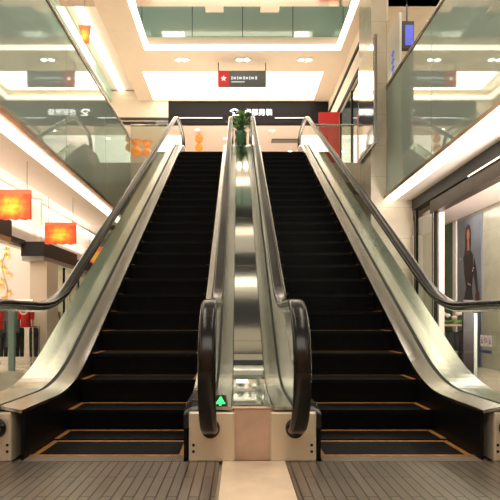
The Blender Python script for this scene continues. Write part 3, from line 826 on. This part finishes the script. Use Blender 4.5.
# ------------------------------------------------------------------ right shop
XS = 3.5; XW = 4.5
hd = thing('shop_header', 'dark two-step beam above the right shop window', 'header', (XS, 2, 2.79))
obj('upper_band', bx(XS-.02, XS+.15, -3, 10.2, 3.04, 3.25), 'dark', hd)
obj('bright_line', bx(XS-.03, XS-.0, -3, 7.7, 3.015, 3.04), 'chrome', hd)
obj('lower_band', bx(XS+.0, XS+.15, -3, 9.3, 2.79, 3.015), 'brown', hd)
struct('ceiling', bx(XS+.15, 9, -3, 12.5, 2.90, 2.95), 'pink', 'pinkish white ceiling inside the right shop', 'ceiling')
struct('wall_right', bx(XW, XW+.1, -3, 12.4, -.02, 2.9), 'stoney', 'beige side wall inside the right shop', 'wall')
struct('wall_right', bx(XS, XW, 12.4, 12.5, -.02, 2.9), 'cream', 'end wall inside the right shop', 'wall')
fr = thing('storefront', 'glass front of the right shop with slim chrome and black posts', 'shop front', (XS, 6, 0))
for yy in (10.06, 9.12): 
    p_ = obj('post', bx(XS+.01, XS+.05, yy+.03, yy+.07, 0, 2.79 if yy < 9.3 else 3.02), 'chrome', fr)
    obj('post_edge', bx(XS+.008, XS+.05, yy-.03, yy+.03, 0, 2.79 if yy < 9.3 else 3.02), 'black', p_)
    obj('post_edge', bx(XS+.008, XS+.05, yy+.07, yy+.11, 0, 2.79 if yy < 9.3 else 3.02), 'black', p_)
obj('window_glass', bx(XS+.025, XS+.033, 9.24, 10.05, .02, 2.79), 'shopglass', fr)
obj('window_glass', bx(XS+.025, XS+.033, 1, 5.6, .02, 2.79), 'shopglass', fr)
obj('sill', bx(XS, XS+.06, 9.23, 10.06, 0, .02), 'chrome', fr)
# pale lit panel just behind post
struct('wall_right', bx(XS+.10, XS+.20, 9.14, 9.26, -.02, 2.79), 'pink', 'pale pier behind the chrome post of the right shop', 'wall')
# green panel and poster on the side wall
obj_g = obj('green_banner', bx(XW-.03, XW-.005, 10.62, 11.15, -.02, 2.88), 'green'); tag(obj_g, 'dark green banner on the right shop wall beside the poster', 'banner')
obj_w = obj('white_panel', bx(XW-.04, XW-.005, 10.44, 10.60, .0, 2.88), 'white'); tag(obj_w, 'narrow white panel between the green banner and the poster', 'panel')
po = thing('poster', 'tall grey-blue poster of a dark-dressed person on the right shop wall', 'poster', (XW-.02, 9.9, .05))
Y0, Y1 = 9.38, 10.40
obj('poster_sheet', bx(XW-.02, XW-.004, Y0, Y1, -.02, 2.84), 'poster', po)
xp = XW-.023
def flat(name, pts, mat, dx=0): 
    mb = MB(); mb.quad([(xp-dx, yy, zz_) for yy, zz_ in pts]); obj(name, mb, mat, po)
# note: larger Y is to the left in view
flat('printed_coat', [(10.06,2.18),(9.97,2.25),(9.84,2.22),(9.72,2.1),(9.70,1.75),(9.76,1.5),(9.70,1.15),(9.74,.5),(9.68,.06),(10.14,.06),(10.06,.6),(10.14,1.15),(10.02,1.5),(10.10,1.8),(10.14,2.08)], 'posterdark')
flat('printed_arm', [(9.66,2.05),(9.56,1.75),(9.50,1.35),(9.56,1.30),(9.64,1.55),(9.72,1.8)], 'posterdark', .001)
n = 18
flat('printed_hair', [(9.92,2.72),(10.02,2.66),(10.06,2.5),(10.05,2.3),(10.10,2.1),(9.98,2.12),(9.84,2.14),(9.80,2.3),(9.80,2.55),(9.84,2.67)], 'hair', .001)
flat('printed_face', [(9.92+.062*math.cos(2*PI*k/n), 2.50+.12*math.sin(2*PI*k/n)) for k in range(n)], 'postermid', .002)
flat('printed_neck', [(9.95,2.42),(9.89,2.42),(9.86,2.2),(9.96,2.2)], 'postermid', .0015)
flat('printed_bag', [(9.62,1.35),(9.46,1.38),(9.44,1.12),(9.60,1.08)], 'hair', .002)
for k in range(7):
    yy = 9.55+random.random()*.7; zz_ = .9+random.random()*1.2
    flat('printed_glint', [(yy,zz_),(yy+.05,zz_+.01),(yy+.04,zz_+.05)], 'stickw', .003)

# rack with flowers and dark clothes behind the right escalator
rk = thing('display_rack', 'display rack topped by pale flowers in the right shop', 'display rack', (3.95, 9.6, 0))
obj('top_board', bx(3.60, 4.40, 9.35, 9.75, .74, .78), 'wood', rk)
for xx in (3.60, 4.36):
    for yy in (9.35, 9.71): obj('rack_leg', bx(xx, xx+.04, yy, yy+.04, 0, .74), 'black', rk)
for k in range(9):
    x_ = 3.66+k*.085; y_ = 9.5+random.uniform(-.08,.08); h_ = random.uniform(.10,.2)
    t = thing('flower', 'pale flower with green leaves in the row on the display rack', 'flower', (x_, y_, .78), 'pale flowers on the right shop rack')
    obj('stem', MB().tube([(x_, y_, .78), (x_+.01, y_, .78+h_)], .006, 5), 'leafd', t)
    obj('bloom', MB().lathe(x_+.01, y_, [(.01,.78+h_-.03),(.05,.78+h_),(.055,.78+h_+.02),(.02,.78+h_+.045)], 10), 'petal' if k % 3 else 'stickw', t)
    lv = MB()
    for a in (0, 2, 4): lv.quad([(x_,y_,.80),(x_+.06*math.cos(a)-.02,y_+.06*math.sin(a),.84),(x_+.1*math.cos(a),y_+.1*math.sin(a),.86),(x_+.06*math.cos(a)+.02,y_+.06*math.sin(a),.83)])
    obj('leaves', lv, 'leaf', t)
for k, (x_, mt) in enumerate(((3.76,'tealcloth'),(3.98,'blackcloth'),(4.22,'blackcloth'))):
    garment(x_, 9.55, .66, .17, .56, mt, ('dark grey garment hanging under the flower rack at left','black garment hanging in the middle under the flower rack','black garment hanging at the right under the flower rack')[k], None)

ps = thing('sign_stand', 'narrow black upright stand with pale edge on the floor right of the right escalator', 'stand', (2.95, 6.5, -.022))
obj('panel', bx(2.86, 3.00, 6.48, 6.52, .02, 1.12), 'posterdark', ps, bevel=.006)
obj('pale_edge', bx(3.00, 3.04, 6.48, 6.52, .02, .95), 'signpale', ps); obj('foot', bx(2.80, 3.10, 6.36, 6.64, -.022, .02), 'dark', ps, bevel=.006)
# signs in the right upper gallery
t = thing('shop_sign', 'pale grey upright sign panel with blue marks behind the right guard glass', 'sign', (3.62, 11.4, H-.3))
obj('panel', bx(3.60, 3.66, 11.4, 12.25, H, 7.73), 'signpale', t, bevel=.01)
sm = MB()
for k in range(6): 
    z_ = 6.15+k*.17; sm.box(3.592, 3.60, 11.75, 11.95, z_, z_+.05); sm.box(3.592, 3.60, 11.82, 11.87, z_-.05, z_+.1)
obj('blue_marks', sm, 'blue', t)
t = thing('hanging_sign', 'small blue sign in a dark box hanging high behind the right guard glass', 'sign', (4.1, 12.3, 7.4))
obj('sign_box', bx(3.95, 4.25, 12.3, 12.45, 7.40, 8.05), 'dark', t); obj('blue_face', bx(4.03, 4.23, 12.285, 12.30, 7.46, 7.95), 'blue', t)
obj('hanging_rod', bx(4.08, 4.11, 12.36, 12.39, 8.05, 8.6), 'dark', t)

# third storey: unseen pale bays and glowing bars added for mirror strip reflections
for k in range(6):
    struct('ceiling', bx(-3.2, 3.2, 1.5+k*2.2, 2.4+k*2.2, 12.4, 12.6), 'guard3' if False else 'white', 'unseen pale third storey bay added for the mirror strip to reflect', 'ceiling')
    if k % 2: led('strip_light', 'unseen glowing bar added above for the mirror strip to reflect', -2.2, 2.2, 2.0+k*2.2, 2.2+k*2.2, 12.33, 12.395); COL.objects[-1]['group'] = 'added third storey reflection bars'

# ------------------------------------------------------------------ lights
def area(name, loc, rot, sx, sy, power, col=(1,.90,.77)):
    d = bpy.data.lights.new(name, 'AREA'); d.shape = 'RECTANGLE'; d.size = sx; d.size_y = sy; d.energy = power; d.color = col
    o = bpy.data.objects.new(name, d); COL.objects.link(o); o.location = loc; o.rotation_euler = rot
    return o
area('lamp_atrium', (-2.6, 4, 12.3), (0,0,0), .9, 10, 280)
area('lamp_atrium', (2.7, 4, 12.3), (0,0,0), .9, 10, 280)
area('lamp_landing', (0, 16.9, 8.86), (0,0,0), 5, 1.8, 160)
area('lamp_upshop', (0, 21.5, 7.7), (0,0,0), 8, 5, 300, (1,.85,.76))
area('lamp_up_bounce', (0, 16, 5.0), (PI,0,0), 6, 4, 130)
area('lamp_left_shop', (-6.2, 8, 3.4), (0,0,0), 4, 8, 340, (1,.90,.76))
area('lamp_left_shop2', (-5.6, 13.5, 3.4), (0,0,0), 3, 4, 240, (1,.90,.76))
area('lamp_left_gallery', (-5, 11, 8.85), (0,0,0), 2.4, 10, 240)
area('lamp_right_shop', (4.0, 7.0, 2.88), (0,0,0), .7, 6, 60, (1,.92,.80))
area('added_right_ceiling_fill', (4.05, 4.6, 1.2), (PI-.5,0,0), .6, 1.5, 380, (1,.86,.83))  # out-of-view fill, added to brighten the right shop ceiling
area('added_left_ceiling_fill', (-4.12, 8.5, 2.64), (PI,0,0), .3, 12, 65, (1,.88,.76))  # upward fill added above the headers to brighten left ceiling and soffit
area('added_rear_fill', (0, -3.6, 4.0), (math.radians(-60),0,0), 4, .5, 110, (1,.72,.48))  # unseen warm fill added to light the rear wall for newel reflections
area('lamp_right_gallery', (4.4, 12, 8.5), (0,0,0), 1.5, 8, 120)
area('lamp_walkway_left', (-3.3, 4, 3.2), (0,0,0), .5, 8, 50)
area('lamp_front', (0, -3.5, 6.5), (math.radians(55),0,0), 6, 3, 260)
w_ = bpy.data.worlds.new('world'); S.world = w_; w_.use_nodes = True
w_.node_tree.nodes['Background'].inputs['Color'].default_value = (1,.90,.80,1)
w_.node_tree.nodes['Background'].inputs['Strength'].default_value = .35
